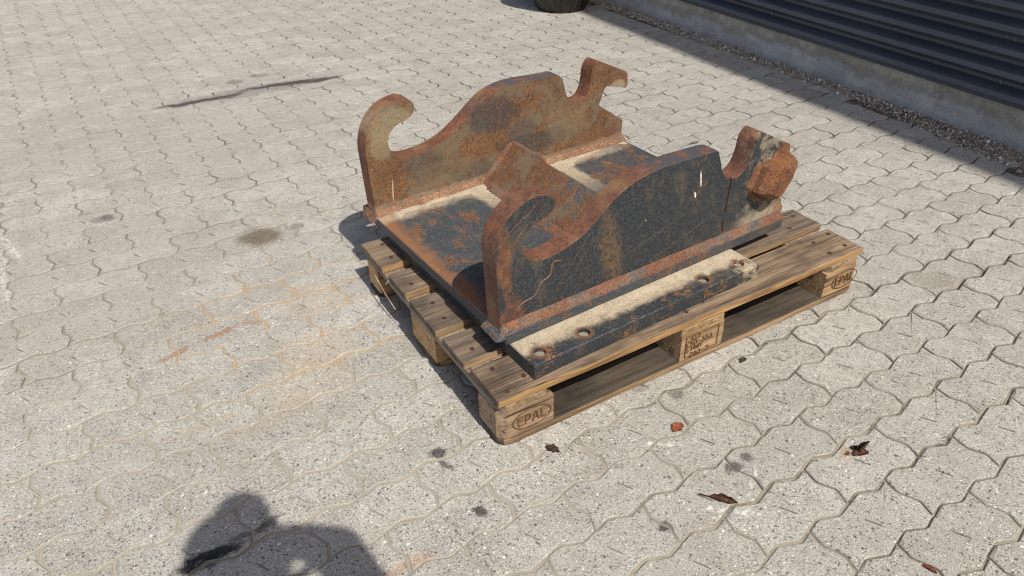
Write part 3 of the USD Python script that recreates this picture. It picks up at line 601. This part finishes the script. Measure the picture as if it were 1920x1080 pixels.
# base plate
BP = np.array([(-.012, .094), (.924, .094), (.924, .868), (-.018, .868)])
def slab(P, z0, z1, b=.003):
    n = len(P); i = np.arange(n); j = (i + 1) % n; I = off(P, b); R = lambda Q, z: np.c_[Q, np.full(n, z)]
    v = np.vstack([R(I, z0), R(P, z0 + b), R(P, z1 - b), R(I, z1)]); f = []
    for k in range(3): a, c = k * n, (k + 1) * n; f += [np.c_[a + i, a + j, c + j], np.c_[a + i, c + j, c + i]]
    tv, tf = trimesh.creation.triangulate_polygon(Polygon(I), engine='earcut'); o = len(v)
    v = np.vstack([v, np.c_[tv, np.full(len(tv), z0)], np.c_[tv, np.full(len(tv), z1)]]); f += [tf[:, ::-1] + o, tf + o + len(tv)]
    m = trimesh.Trimesh(v, np.vstack(f), process=True); m.merge_vertices(); trimesh.repair.fix_normals(m); return m
obj('base_plate', slab(BP, zt1 + .0005, zt2), S_BASE, frame)
# side plates
slots = [bx(.694, .700, YN0 - .01, YN0 + .008, .155, .262, .06), bx(.690, .696, YN0 - .01, YN0 + .006, .095, .132, -.1)]
sp = cut(prism(side_profile(near_curve, near_end, -.0165), YN0, YN1, .0042), *slots)
obj('side_plate', sp, S_NEAR, frame, smooth=28, label='near side plate, black paint worn to rust along its edges')
fp = prism(side_profile(far_curve, far_end, -.0135), YF0, YF1, .0042)
wedge = trimesh.creation.extrude_polygon(Polygon([(.845, YF0 - .002), (.95, YF0 - .05), (.95, YF0 + .022)]), .14, engine='earcut'); wedge.apply_translation((0, 0, .04))
fp = cut(fp, wedge)
obj('side_plate', fp, S_FAR, frame, smooth=28, label='far side plate, mottled brown rust')
# cross plate leaning between the side plates
d = np.array([.108, .106]); d /= np.linalg.norm(d); nrm = np.array([d[1], -d[0]])
a0 = np.array([.352, zt2 - .006]); a1 = np.array([.463, .3235 - Z0])
CPp = np.array([a0, a1, a1 + nrm * .022, a0 + nrm * .022])
CPp = CPp if Polygon(CPp).exterior.is_ccw else CPp[::-1]
obj('cross_plate', prism(CPp, YN1 - .002, YF0 + .002, .0025), S_RAMP, frame)
b0 = np.array([.463, .3235 - Z0]) + nrm * .02; b1 = np.array([.592, zt2 - .004])
dd = (b1 - b0) / np.linalg.norm(b1 - b0); nn = np.array([-dd[1], dd[0]])
q = np.array([b0, b1, b1 - nn * .02, b0 - nn * .02]); q = q if Polygon(q).exterior.is_ccw else q[::-1]
obj('cross_plate_leg', prism(q, YN1 - .002, YF0 + .002, .002), S_RAMP, frame)
# weld beads: ragged fillets along an edge
def fillet(P0, P1, out, up, w, seed, n=None, amp=.22, ripple=0.0):
    P0, P1, out, up = (np.array(x, float) for x in (P0, P1, out, up)); L = np.linalg.norm(P1 - P0); n = n or max(8, int(L / .008)); t = np.linspace(0, 1, n)
    base = np.array([(-.35, -.3), (1.0, -.25), (1.05, .08), (.72, .34), (.42, .62), (.12, 1.02), (-.35, 1.0)]); k = len(base); V = []
    for i, s in enumerate(t):
        c = P0 + (P1 - P0) * s; r = base.copy()
        nz = meshkit.fbm(np.c_[np.full(k, s * L * 28), np.arange(k) * 1.7, np.full(k, seed * 2.3)], 3, seed) - .5
        sc = (1 + amp * 2 * nz + ripple * math.sin(s * L / .016 * 6.28)) * (1 if 0 < i < n - 1 else .55)
        V.append(c + w * (r[:, :1] * sc[:, None] * out + r[:, 1:] * sc[:, None] * up))
    V = np.vstack(V); i = np.arange(k); j = (i + 1) % k; f = [np.c_[a * k + i, a * k + j, (a + 1) * k + j, (a + 1) * k + i] for a in range(n - 1)]
    e = len(V); V = np.vstack([V, V[:k].mean(0), V[-k:].mean(0)]); q = np.vstack(f); b = (n - 1) * k
    F = np.vstack([q[:, [0, 1, 2]], q[:, [0, 2, 3]], np.c_[j, i, np.full(k, e)], np.c_[b + i, b + j, np.full(k, e + 1)]])
    m = trimesh.Trimesh(V, F, process=False)
    if m.volume < 0: m.faces = m.faces[:, ::-1]
    return m
U = (0, 0, 1)
obj('weld_bead', fillet((-.018, YN0, zt2), (.932, YN0, zt2), (0, -1, 0), U, .0172, 1), S_WELD, frame, smooth=45)
obj('weld_bead', fillet((-.016, YF0, zt2), (.928, YF0, zt2), (0, -1, 0), U, .0165, 2), S_WELD_SANDY, frame, smooth=45)
obj('weld_bead', fillet((-.016, YN1, zt2), (.928, YN1, zt2), (0, 1, 0), U, .015, 3), S_WELD, frame, smooth=45)
obj('weld_bead', fillet((-.016, YF1, zt2), (.928, YF1, zt2), (0, 1, 0), U, .016, 4), S_WELD, frame, smooth=45)
obj('weld_bead', fillet((.352, YN1, zt2 + .001), (.352, YF0, zt2 + .001), (-1, 0, 0), (.5, 0, .85), .0145, 5, ripple=.22), S_WELD, frame, smooth=45)
obj('weld_bead', fillet((.356, YF0, zt2 + .003), (.463, YF0, .3245 - Z0), (0, -1, 0), (-.70, 0, .71), .009, 6), S_WELD, frame, smooth=45)
obj('weld_bead', fillet((.463, YF0, .3245 - Z0), (.594, YF0, zt2 + .003), (0, -1, 0), (.70, 0, .71), .009, 7), S_WELD, frame, smooth=45)
for y0, y1, s in ((YN0 - .016, YN1 + .01, 8), (YF0 - .012, YF1 + .015, 9)):
    m_ = fillet((-.0145, y0, zt2 - .012), (-.0145, y1, zt2 - .012), (-1, 0, 0), (.12, 0, 1), .0185, s, 12, .3)
    obj('weld_bead', m_, S_WELD, frame, smooth=45)
m_ = fillet((.925, YN0 - .014, zt2 - .012), (.925, YN1 + .01, zt2 - .012), (1, 0, 0), (-.1, 0, 1), .022, 10, 12, .3); obj('weld_bead', m_, S_WELD, frame, smooth=45)
g = G(); P = g('texture_coordinate') + '.object'
M_SAND = g.done('drifted_sand', g.mix(g.ramp(g.noise(P, 480, 2), .35, .68), g.mix(g.ramp(g.noise(P, 28, 4), .35, .65), (.23, .18, .12), (.36, .295, .21)), (.53, .455, .35)), .95, .1, g.bump(g.noise(P, 350, 3, .7), .7, .003))
def drift(x0, x1, y0, y1, zb, hmax, shape, seed, step=.004):
    gx, gy = np.meshgrid(np.arange(x0, x1, step), np.arange(y0, y1, step), indexing='ij'); p = np.stack([gx * 22, gy * 22, 0 * gx + seed], -1)
    h = hmax * (shape(gx, gy) - .35 + 1.5 * (meshkit.fbm(p, 4, seed) - .5)) + .0010 * (meshkit.noise(p * 11, seed) - .5)
    edge = np.minimum.reduce([gx - x0, x1 - gx, gy - y0, y1 - gy]); h = np.where(edge < step * 1.2, -.0015, np.clip(h, -.0015, hmax * .8))
    a, b = gx.shape; ii = np.arange(a * b).reshape(a, b)
    q = np.stack([ii[:-1, :-1], ii[1:, :-1], ii[1:, 1:], ii[:-1, 1:]], -1).reshape(-1, 4); q = q[(h.ravel()[q] > -.00149).any(1)]
    keep, q2 = np.unique(q, return_inverse=True)
    return np.stack([gx, gy, zb + h], -1).reshape(-1, 3)[keep], q2.reshape(-1, 4)
obj('sand_drift', drift(.008, .722, .034, .112, zt1, .0045, lambda x, y: np.clip((y - .056) / .035, 0, 1) * np.clip((x - .01) / .04, 0, 1) - 4 * (np.min([np.hypot(x - a_, y - .033) for a_ in (.039, .166, .555, .686)], 0) < .024), 3), M_SAND, frame, smooth=True)
obj('sand_drift', drift(.03, .355, .70, .776, zt2, .0060, lambda x, y: np.clip((y - .735) / .03, 0, 1) * .75 + np.clip(1 - np.hypot(x - .335, y - .75) / .07, 0, 1) * .9, 4), M_SAND, frame, smooth=True)
obj('sand_drift', drift(.60, .92, .70, .776, zt2, .0045, lambda x, y: np.clip((y - .742) / .03, 0, 1) * .7 + np.clip(1 - np.hypot(x - .61, y - .745) / .07, 0, 1) * .8, 5), M_SAND, frame, smooth=True)
# raised forged boss on the outside of each hammer head
def boss(y, s):
    P = np.array([(.800, .412), (.905, .420), (.926, .396), (.918, .352), (.868, .300), (.830, .300), (.768, .345)]); P[:, 1] -= Z0; P[:, 0] += .002
    pts = []
    ctr = P.mean(0) + (.006, -.012)
    for d_, k_ in ((.0, 1.0), (.031, .96)):
        Q = ctr + (P - ctr) * k_; pts.append(np.c_[Q[:, 0], np.full(len(Q), y - s * d_), Q[:, 1]])
    F = np.array([(.832, .405), (.880, .400), (.893, .385), (.862, .325), (.838, .320), (.812, .340)]); F[:, 1] -= Z0; pts.append(np.c_[F[:, 0], np.full(len(F), y - s * .050), F[:, 1]])
    h = m3.Manifold.hull_points(np.vstack(pts)); h = h.refine_to_length(.005).to_mesh(); m = trimesh.Trimesh(h.vert_properties[:, :3], h.tri_verts)
    trimesh.smoothing.filter_taubin(m, iterations=1)
    n = m.vertex_normals; m.vertices += n * ((meshkit.fbm(m.vertices * 90, 3, 4) - .5) * .0022 + (meshkit.noise(m.vertices * 30, 8) - .5) * .0022)[:, None]
    return m
bz = obj('boss', boss(YN0 + .002, 1), S_BOSS, frame, smooth=20)
ring = np.array([(.800, .412), (.905, .420), (.926, .396), (.918, .352), (.868, .300), (.830, .300), (.768, .345)]); ring[:, 1] -= Z0; ring[:, 0] += .003
for k in (3, 4, 5, 6):
    a_, b_ = ring[k], ring[(k + 1) % 7]; t_ = (b_ - a_) / np.linalg.norm(b_ - a_); nrm_ = np.array([-t_[1], t_[0]]); nrm_ *= np.sign(nrm_ @ (a_ - ring.mean(0)))
    obj('weld_bead', fillet((a_[0], YN0 + .001, a_[1]), (b_[0], YN0 + .001, b_[1]), (nrm_[0], 0, nrm_[1]), (0, -1, 0), .011, 20 + k, 16, .35), S_BOSS, bz, smooth=40)
# wandering bead on the near hook
def wander(pts, r, seed):
    P = spline(pts, 40); m = []
    for a, b in zip(P[:-1], P[1:]):
        m.append(m3.Manifold.hull_points(np.vstack([np.array([a[0], YN0, a[1] - Z0]) + .5 * r * np.array(o_) for o_ in trimesh.creation.icosahedron().vertices] + [np.array([b[0], YN0, b[1] - Z0]) + .5 * r * np.array(o_) for o_ in trimesh.creation.icosahedron().vertices])))
    x = m3.Manifold.batch_boolean(m, m3.OpType.Add).to_mesh(); return trimesh.Trimesh(x.vert_properties[:, :3], x.tri_verts)
obj('weld_bead', wander([(.03, .255), (.055, .275), (.085, .285), (.098, .31), (.12, .318), (.128, .345), (.152, .348)], .0055, 3), S_WELD, frame, smooth=True)
for k, p_ in enumerate(([(.02, .42), (.045, .455), (.06, .47)], [(.05, .49), (.07, .50), (.085, .515)], [(.085, .475), (.09, .50), (.087, .52)], [(.098, .495), (.1, .51), (.101, .523)], [(.0, .44), (.02, .47), (.045, .49)])):
    obj('weld_bead', wander(np.array(p_ + [tuple(np.array(p_[-1]) + (.002, .003))]), .0032, k), S_NEAR, frame, smooth=True)

# ---------------------------------------------------------------- plant pot by the wall
def ribbed_pot():
    zs = np.array([0, .004, .02, .06, .12, .18, .24, .30, .335, .34, .37, .375, .375, .36, .335, .33]); rs = np.array([.150, .158, .166, .182, .201, .217, .230, .240, .245, .258, .261, .258, .240, .236, .234, .225])
    n = 144; th = np.arange(n) * 2 * math.pi / n; V = []
    for z_, r_ in zip(zs, rs):
        ribs = .0045 * np.cos(th * 36) * (1 if .01 < z_ < .33 and r_ > .15 else 0); rr = r_ + (ribs if z_ < .33 and r_ < .243 and z_ > .01 else 0)
        V.append(np.c_[rr * np.cos(th), rr * np.sin(th), np.full(n, z_)])
    k = len(zs); V = np.vstack(V); i = np.arange(n); j = (i + 1) % n; f = [np.c_[a * n + i, a * n + j, (a + 1) * n + j, (a + 1) * n + i] for a in range(k - 1)]
    q = np.vstack(f); e = len(V); V = np.vstack([V, (0, 0, 0)]); return V, np.vstack([q[:, [0, 1, 2]], q[:, [0, 2, 3]], np.c_[j, i, np.full(n, e)]])
def pot_mat():
    g = G(); P = g('texture_coordinate') + '.object'
    col = g.mix(g.ramp(g.noise(g.map(P, scale=(1, 1, .12)), 55, 4, .7), .45, .75, 0, .8), (.008, .007, .006), (.055, .045, .025))
    return g.done('pot_glaze', col, .35, .5, g.bump(g.noise(P, 60, 3), .3, .003))
pot = thing('plant_pot', (2.315, 3.19, 0), label='dark ribbed plant pot standing on the paving by the wall', cat='plant pot')
obj('pot_body', ribbed_pot(), pot_mat(), pot, smooth=40)
soil = trimesh.creation.cylinder(.228, .02, sections=48); soil.apply_translation((0, 0, .325)); obj('soil', soil, simple('soil', (.02, .014, .01), (.05, .035, .025), 60, .95, .1, .006, 90), pot)

# ---------------------------------------------------------------- fallen leaves and chips on the paving
def leaf_mesh(L, W, curl, seed, lobes=0, tw=0.0):
    n, m_ = 15, 9; u = np.linspace(0, 1, n); V = []
    for s in u:
        w = W * (math.sin(math.pi * min(1, s * 1.02)) ** .7) * (1 + lobes * .35 * math.sin(s * 19)) + .0006
        for t in np.linspace(-1, 1, m_):
            z_ = curl * (t * t) * w + .12 * L * math.sin(s * 3.1 + seed) * .3 + .0015 * math.sin(s * 31 + t * 7 + seed)
            a = tw * (s - .5); y = t * w * (1 - .35 * abs(curl) * t * t); V.append((s * L, y * math.cos(a) - z_ * math.sin(a), y * math.sin(a) + z_ * math.cos(a)))
    V = np.array(V); f = []
    for i in range(n - 1):
        for j in range(m_ - 1): a = i * m_ + j; f.append((a, a + 1, a + m_ + 1, a + m_))
    V[:, 2] -= V[:, 2].min(); top = V + (0, 0, .0006); f = np.array(f)
    f = np.vstack([f[:, ::-1], f + len(V)]); return np.vstack([V, top]), f
def leaf_mat(name, a, b):
    g = G(); P = g('texture_coordinate') + '.object'
    c = g.mix(g.ramp(g.noise(g.map(P, scale=(3, 1, 1)), 120, 4), .35, .65), a, b); c = g.mix(g.ramp(g.noise(P, 300, 2), .55, .7, 0, .6), c, (.02, .012, .008))
    return g.done(name, c, .7, .3)
L_DK, L_BR, L_RD = leaf_mat('leaf_dark', (.018, .012, .009), (.07, .035, .02)), leaf_mat('leaf_brown', (.035, .016, .010), (.12, .05, .025)), leaf_mat('leaf_red', (.16, .045, .02), (.28, .09, .04))
def leaf(name, parts, loc, rz, label, cat='leaf'):
    t_ = thing(name, loc, rz, label=label, cat=cat)
    for nm, mesh, rot, off_, mt in parts:
        m = trimesh.Trimesh(*[np.asarray(x) for x in meshkit.arrays(mesh)[:2]], process=False)
        for ax, an in rot: m.apply_transform(trimesh.transformations.rotation_matrix(an, ax))
        b = m.bounds; m.apply_translation((0, 0, -b[0][2])); m.apply_translation(off_); obj(nm, m, mt, t_, smooth=60)
X, Y, Zx = (1, 0, 0), (0, 1, 0), (0, 0, 1)
leaf('dry_leaf', [('blade', leaf_mesh(.040, .012, .5, 1, .6), [(Zx, .3)], (-.018, -.008, 0), L_BR), ('blade', leaf_mesh(.038, .009, 1.1, 2), [(Y, -1.25)], (.002, .002, .0), L_DK), ('blade', leaf_mesh(.024, .008, .6, 4), [(Zx, 2.6)], (.004, .004, 0), L_DK)], (.677, -.436, 0), -32, 'dark crumpled leaf with one blade standing upright, beside a rust dot')
leaf('dry_leaf', [('blade', leaf_mesh(.058, .011, 1.2, 3, .35, .8), [(X, .35)], (0, 0, 0), L_BR), ('stalk', tube_m([(-.022, .003, .004), (-.01, .001, .003), (.004, 0, .004)], .0013), [], (0, 0, .001), L_DK)], (.306, -.352, 0), -47, 'long curled brown leaf lying at a white scratch on the paving')
leaf('leaf_scrap', [('blade', leaf_mesh(.034, .013, .25, 5, .6), [], (-.016, 0, 0), L_RD)], (.384, -.161, 0), 12, 'flat red-brown leaf scrap near the marked middle block of the pallet')
leaf('leaf_scrap', [('blade', leaf_mesh(.026, .005, .8, 6, .2), [], (-.012, 0, 0), L_RD)], (.54, -.700, 0), -80, 'small narrow reddish leaf in a joint at the bottom edge')
leaf('leaf_scrap', [('blade', leaf_mesh(.034, .010, .3, 7, .8), [], (-.016, 0, 0), L_DK)], (.100, -.062, 0), -60, 'small blackish leaf scrap in a joint in front of the near pallet corner')
leaf('leaf_scrap', [('blade', leaf_mesh(.026, .008, .6, 8, .8), [], (-.012, 0, 0), leaf_mat('leaf_olive', (.03, .025, .012), (.07, .055, .025)))], (.69, -.065, 0), 20, 'small olive dry sprig lying against the pallet long side')
# tufts of moss in two joints near the wall
def moss(cx, cy, rx, ry, n, seed):
    r = np.random.default_rng(seed); vs, fs = [], []
    for i in range(n):
        p = np.array([cx + r.normal(0, rx), cy + r.normal(0, ry), -.004]); h = r.uniform(.004, .013); a = r.uniform(0, 6.28); w = .0012
        vs += [p + (w * math.cos(a), w * math.sin(a), 0), p - (w * math.cos(a), w * math.sin(a), 0), p + (r.normal(0, .004), r.normal(0, .004), h)]; fs.append((3 * i, 3 * i + 1, 3 * i + 2))
    return np.array(vs), np.array(fs)
obj('moss', moss(1.53, 1.05, .018, .005, 220, 3), simple('moss_green', (.05, .07, .015), (.11, .12, .03), 40), kind='stuff', label='small tuft of green moss in a paving joint between frame and wall', cat='moss')

# ---------------------------------------------------------------- the photographer, outside the frame, whose shadow falls into it
def limb(joints):
    J = {k: (np.array(p, float), r) for k, (p, r) in joints.items()}; return J
def ball(c, r):
    s = m3.Manifold.sphere(r, 20); return s.translate([float(x) for x in c])
def chain(*js):
    """Hulls between successive (point, radius) joints, added into one body."""
    return [m3.Manifold.batch_hull([ball(*a), ball(*b)]) for a, b in zip(js[:-1], js[1:])]
def weld(parts, L, it=10):
    m = m3.Manifold.batch_boolean(parts, m3.OpType.Add).refine_to_length(L).to_mesh(); t_ = trimesh.Trimesh(m.vert_properties[:, :3], m.tri_verts); trimesh.smoothing.filter_taubin(t_, iterations=it); return t_
FW, RT = np.array([.501, .865, 0]), np.array([.865, -.501, 0]); CAMP = np.array(CAM_POS)
at = lambda f_, r_, z_: np.array([CAMP[0], CAMP[1], 0]) + FW * f_ + RT * r_ + [0, 0, z_]
def hand(wrist, d, n, curl, side):
    """Palm, four bent fingers of unequal length and a thumb. d: towards the fingers, n: out of the palm."""
    d, n = np.array(d, float), np.array(n, float); d /= np.linalg.norm(d); n -= d * (n @ d); n /= np.linalg.norm(n); s = np.cross(d, n) * side
    P = lambda a, b, c: wrist + d * a + s * b + n * c
    out = [m3.Manifold.batch_hull([ball(P(.005, -.02, 0), .018), ball(P(.005, .02, 0), .018), ball(P(.085, -.03, 0), .012), ball(P(.088, .03, 0), .012)])]
    for b, L in ((-.030, .070), (-.010, .080), (.010, .076), (.030, .060)):
        q = P(.088, b, 0); a = 0; js = [(q, .0095)]
        for k, (fr, rr) in enumerate(((.45, .009), (.30, .0082), (.25, .0072))):
            a += curl * (.5 if k == 0 else .8); q = q + (d * math.cos(a) + n * math.sin(a)) * L * fr; js.append((q, rr))
        out += chain(*js)
    out += chain((P(.02, -.03, .006), .014), (P(.05, -.058, .018), .011), (P(.078, -.062, .032), .009))
    return out
HEAD = at(-.11, .112, 1.755)
neck, sh_l, sh_r = at(-.15, .055, 1.54), at(-.16, -.17, 1.46), at(-.19, .19, 1.46)
el_l, wr_l = at(-.17, -.29, 1.20), at(-.045, -.115, 1.235)
el_r, wr_r = at(-.07, .29, 1.25), at(.01, .215, 1.555)
hip = at(-.26, 0, .98)
torso = [m3.Manifold.batch_hull([ball(sh_l, .06), ball(sh_r, .06), ball(at(-.19, -.13, 1.22), .085), ball(at(-.20, .13, 1.22), .085)]), m3.Manifold.batch_hull([ball(at(-.19, -.13, 1.22), .085), ball(at(-.20, .13, 1.22), .085), ball(hip - RT * .09, .10), ball(hip + RT * .09, .10)])]
legs = []
for s_ in (-1, 1):
    legs += chain((hip + RT * .09 * s_, .092), (at(-.24, .11 * s_, .52), .062), (at(-.27, .12 * s_, .10), .045))
feet = [m3.Manifold.batch_hull([ball(at(-.30, .12 * s_, .05), .042), ball(at(-.14, .13 * s_, .04), .036), ball(at(-.06, .135 * s_, .032), .028)]) for s_ in (-1, 1)]
head = [m3.Manifold.batch_hull([ball(HEAD, .078), ball(HEAD - FW * .03 + [0, 0, .03], .085), ball(HEAD + FW * .045 + [0, 0, -.075], .034)])]
head += [m3.Manifold.batch_hull([ball(HEAD + FW * .078 + [0, 0, .01], .010), ball(HEAD + FW * .098 + [0, 0, -.03], .013)])]
head += [m3.Manifold.batch_hull([ball(HEAD + RT * .08 * s_ + [0, 0, .015], .014), ball(HEAD + RT * .078 * s_ + [0, 0, -.025], .010)]) for s_ in (-1, 1)]
arms = chain((sh_l, .055), (el_l, .044), (wr_l, .028)) + chain((sh_r, .055), (el_r, .044), (wr_r, .028))
hands = hand(wr_l, RT * .8 + FW * .3 + np.array([0, 0, .25]), np.array([0, 0, 1.0]) - FW * .2, .9, 1) + hand(wr_r, -RT + np.array([0, 0, .06]) - FW * .02, np.array([0, 0, -1.0]) + FW * .2, .35, -1)
person = thing('person', tuple(at(-.25, 0, 0)), label='person in dark jacket and blue trousers standing behind the camera, holding a phone', cat='person')
org = at(-.25, 0, 0)
def pers(name, m, mat):
    m.apply_translation(-org); obj(name, m, mat, person, smooth=True)
pers('body', weld(torso + legs + feet + head + chain((neck - [0, 0, .04], .058), (HEAD - [0, 0, .06], .056)) + arms + hands, .010, 8), simple('skin', (.42, .25, .18), (.50, .31, .23), 20, .55, .4))
pers('jacket', weld([m3.Manifold.batch_hull([ball(sh_l, .072), ball(sh_r, .072), ball(at(-.19, -.13, 1.22), .10), ball(at(-.20, .13, 1.22), .10)]), m3.Manifold.batch_hull([ball(at(-.19, -.13, 1.22), .10), ball(at(-.20, .13, 1.22), .10), ball(hip - RT * .09, .112), ball(hip + RT * .09, .112)])] + chain((sh_l, .068), (el_l, .056), (wr_l + (el_l - wr_l) * .1, .040)) + chain((sh_r, .068), (el_r, .056), (wr_r + (el_r - wr_r) * .08, .052)) + chain((neck - [0, 0, .06], .078), (neck + [0, 0, .0], .068)), .014, 8), simple('jacket_cloth', (.02, .022, .028), (.04, .042, .05), 30, .9, .2))
tr = []
for s_ in (-1, 1): tr += chain((hip + RT * .09 * s_ - [0, 0, .03], .108), (at(-.24, .11 * s_, .52), .078), (at(-.27, .12 * s_, .09), .062))
pers('trousers', weld(tr, .016, 8), simple('denim', (.03, .045, .08), (.05, .07, .12), 60, .9, .2))
pers('shoes', weld([m3.Manifold.batch_hull([ball(at(-.31, .12 * s_, .052), .05), ball(at(-.14, .13 * s_, .045), .045), ball(at(-.05, .135 * s_, .036), .034)]) for s_ in (-1, 1)], .012, 6), simple('shoe_leather', (.02, .015, .012), (.03, .025, .02), 40, .6, .4))
pers('hair', weld([m3.Manifold.batch_hull([ball(HEAD - FW * .035 + RT * .012 * q_ + [0, 0, .035], .088) for q_ in (-1, 1)] + [ball(HEAD - FW * .05 + RT * .02 * q_ + [0, 0, -.02], .082) for q_ in (-1, 1)]), ball(HEAD + FW * .03 + [0, 0, .06], .058)], .01, 6), simple('hair_brown', (.03, .02, .014), (.06, .04, .025), 120, .7, .3))
for s_ in (-1, 1):
    e_ = trimesh.creation.icosphere(2, .011); e_.apply_translation(HEAD + FW * .072 + RT * .031 * s_ + [0, 0, .012]); pers('eye', e_, simple(f'eye_{"l" if s_ < 0 else "r"}', (.6, .6, .6), (.65, .65, .65), 5, .2, .5))
lips = trimesh.creation.icosphere(2, 1.0); lips.apply_scale((.006, .022, .006)); lips.apply_transform(trimesh.transformations.rotation_matrix(math.atan2(FW[1], FW[0]), (0, 0, 1))); lips.apply_translation(HEAD + FW * .080 + [0, 0, -.062]); pers('mouth', lips, simple('lips', (.38, .16, .13), (.42, .18, .15), 5, .5, .4))
# the phone in the left hand, just behind the viewpoint
ph = trimesh.creation.box((.148, .072, .008)); 
tilt = np.eye(4); tilt[:3, 0], tilt[:3, 1], tilt[:3, 2] = np.array(CAM_RIGHT), -np.array(CAM_DOWN), -np.array(CAM_FWD)
ph.apply_translation((.045, -.018, .006 + .004)); ph.apply_transform(tilt)
phone = thing('phone', CAM_POS, label='black phone held level in the left hand of the person', cat='phone')
obj('phone_body', ph, simple('phone_glass', (.01, .01, .012), (.015, .015, .018), 5, .2, .5), phone)
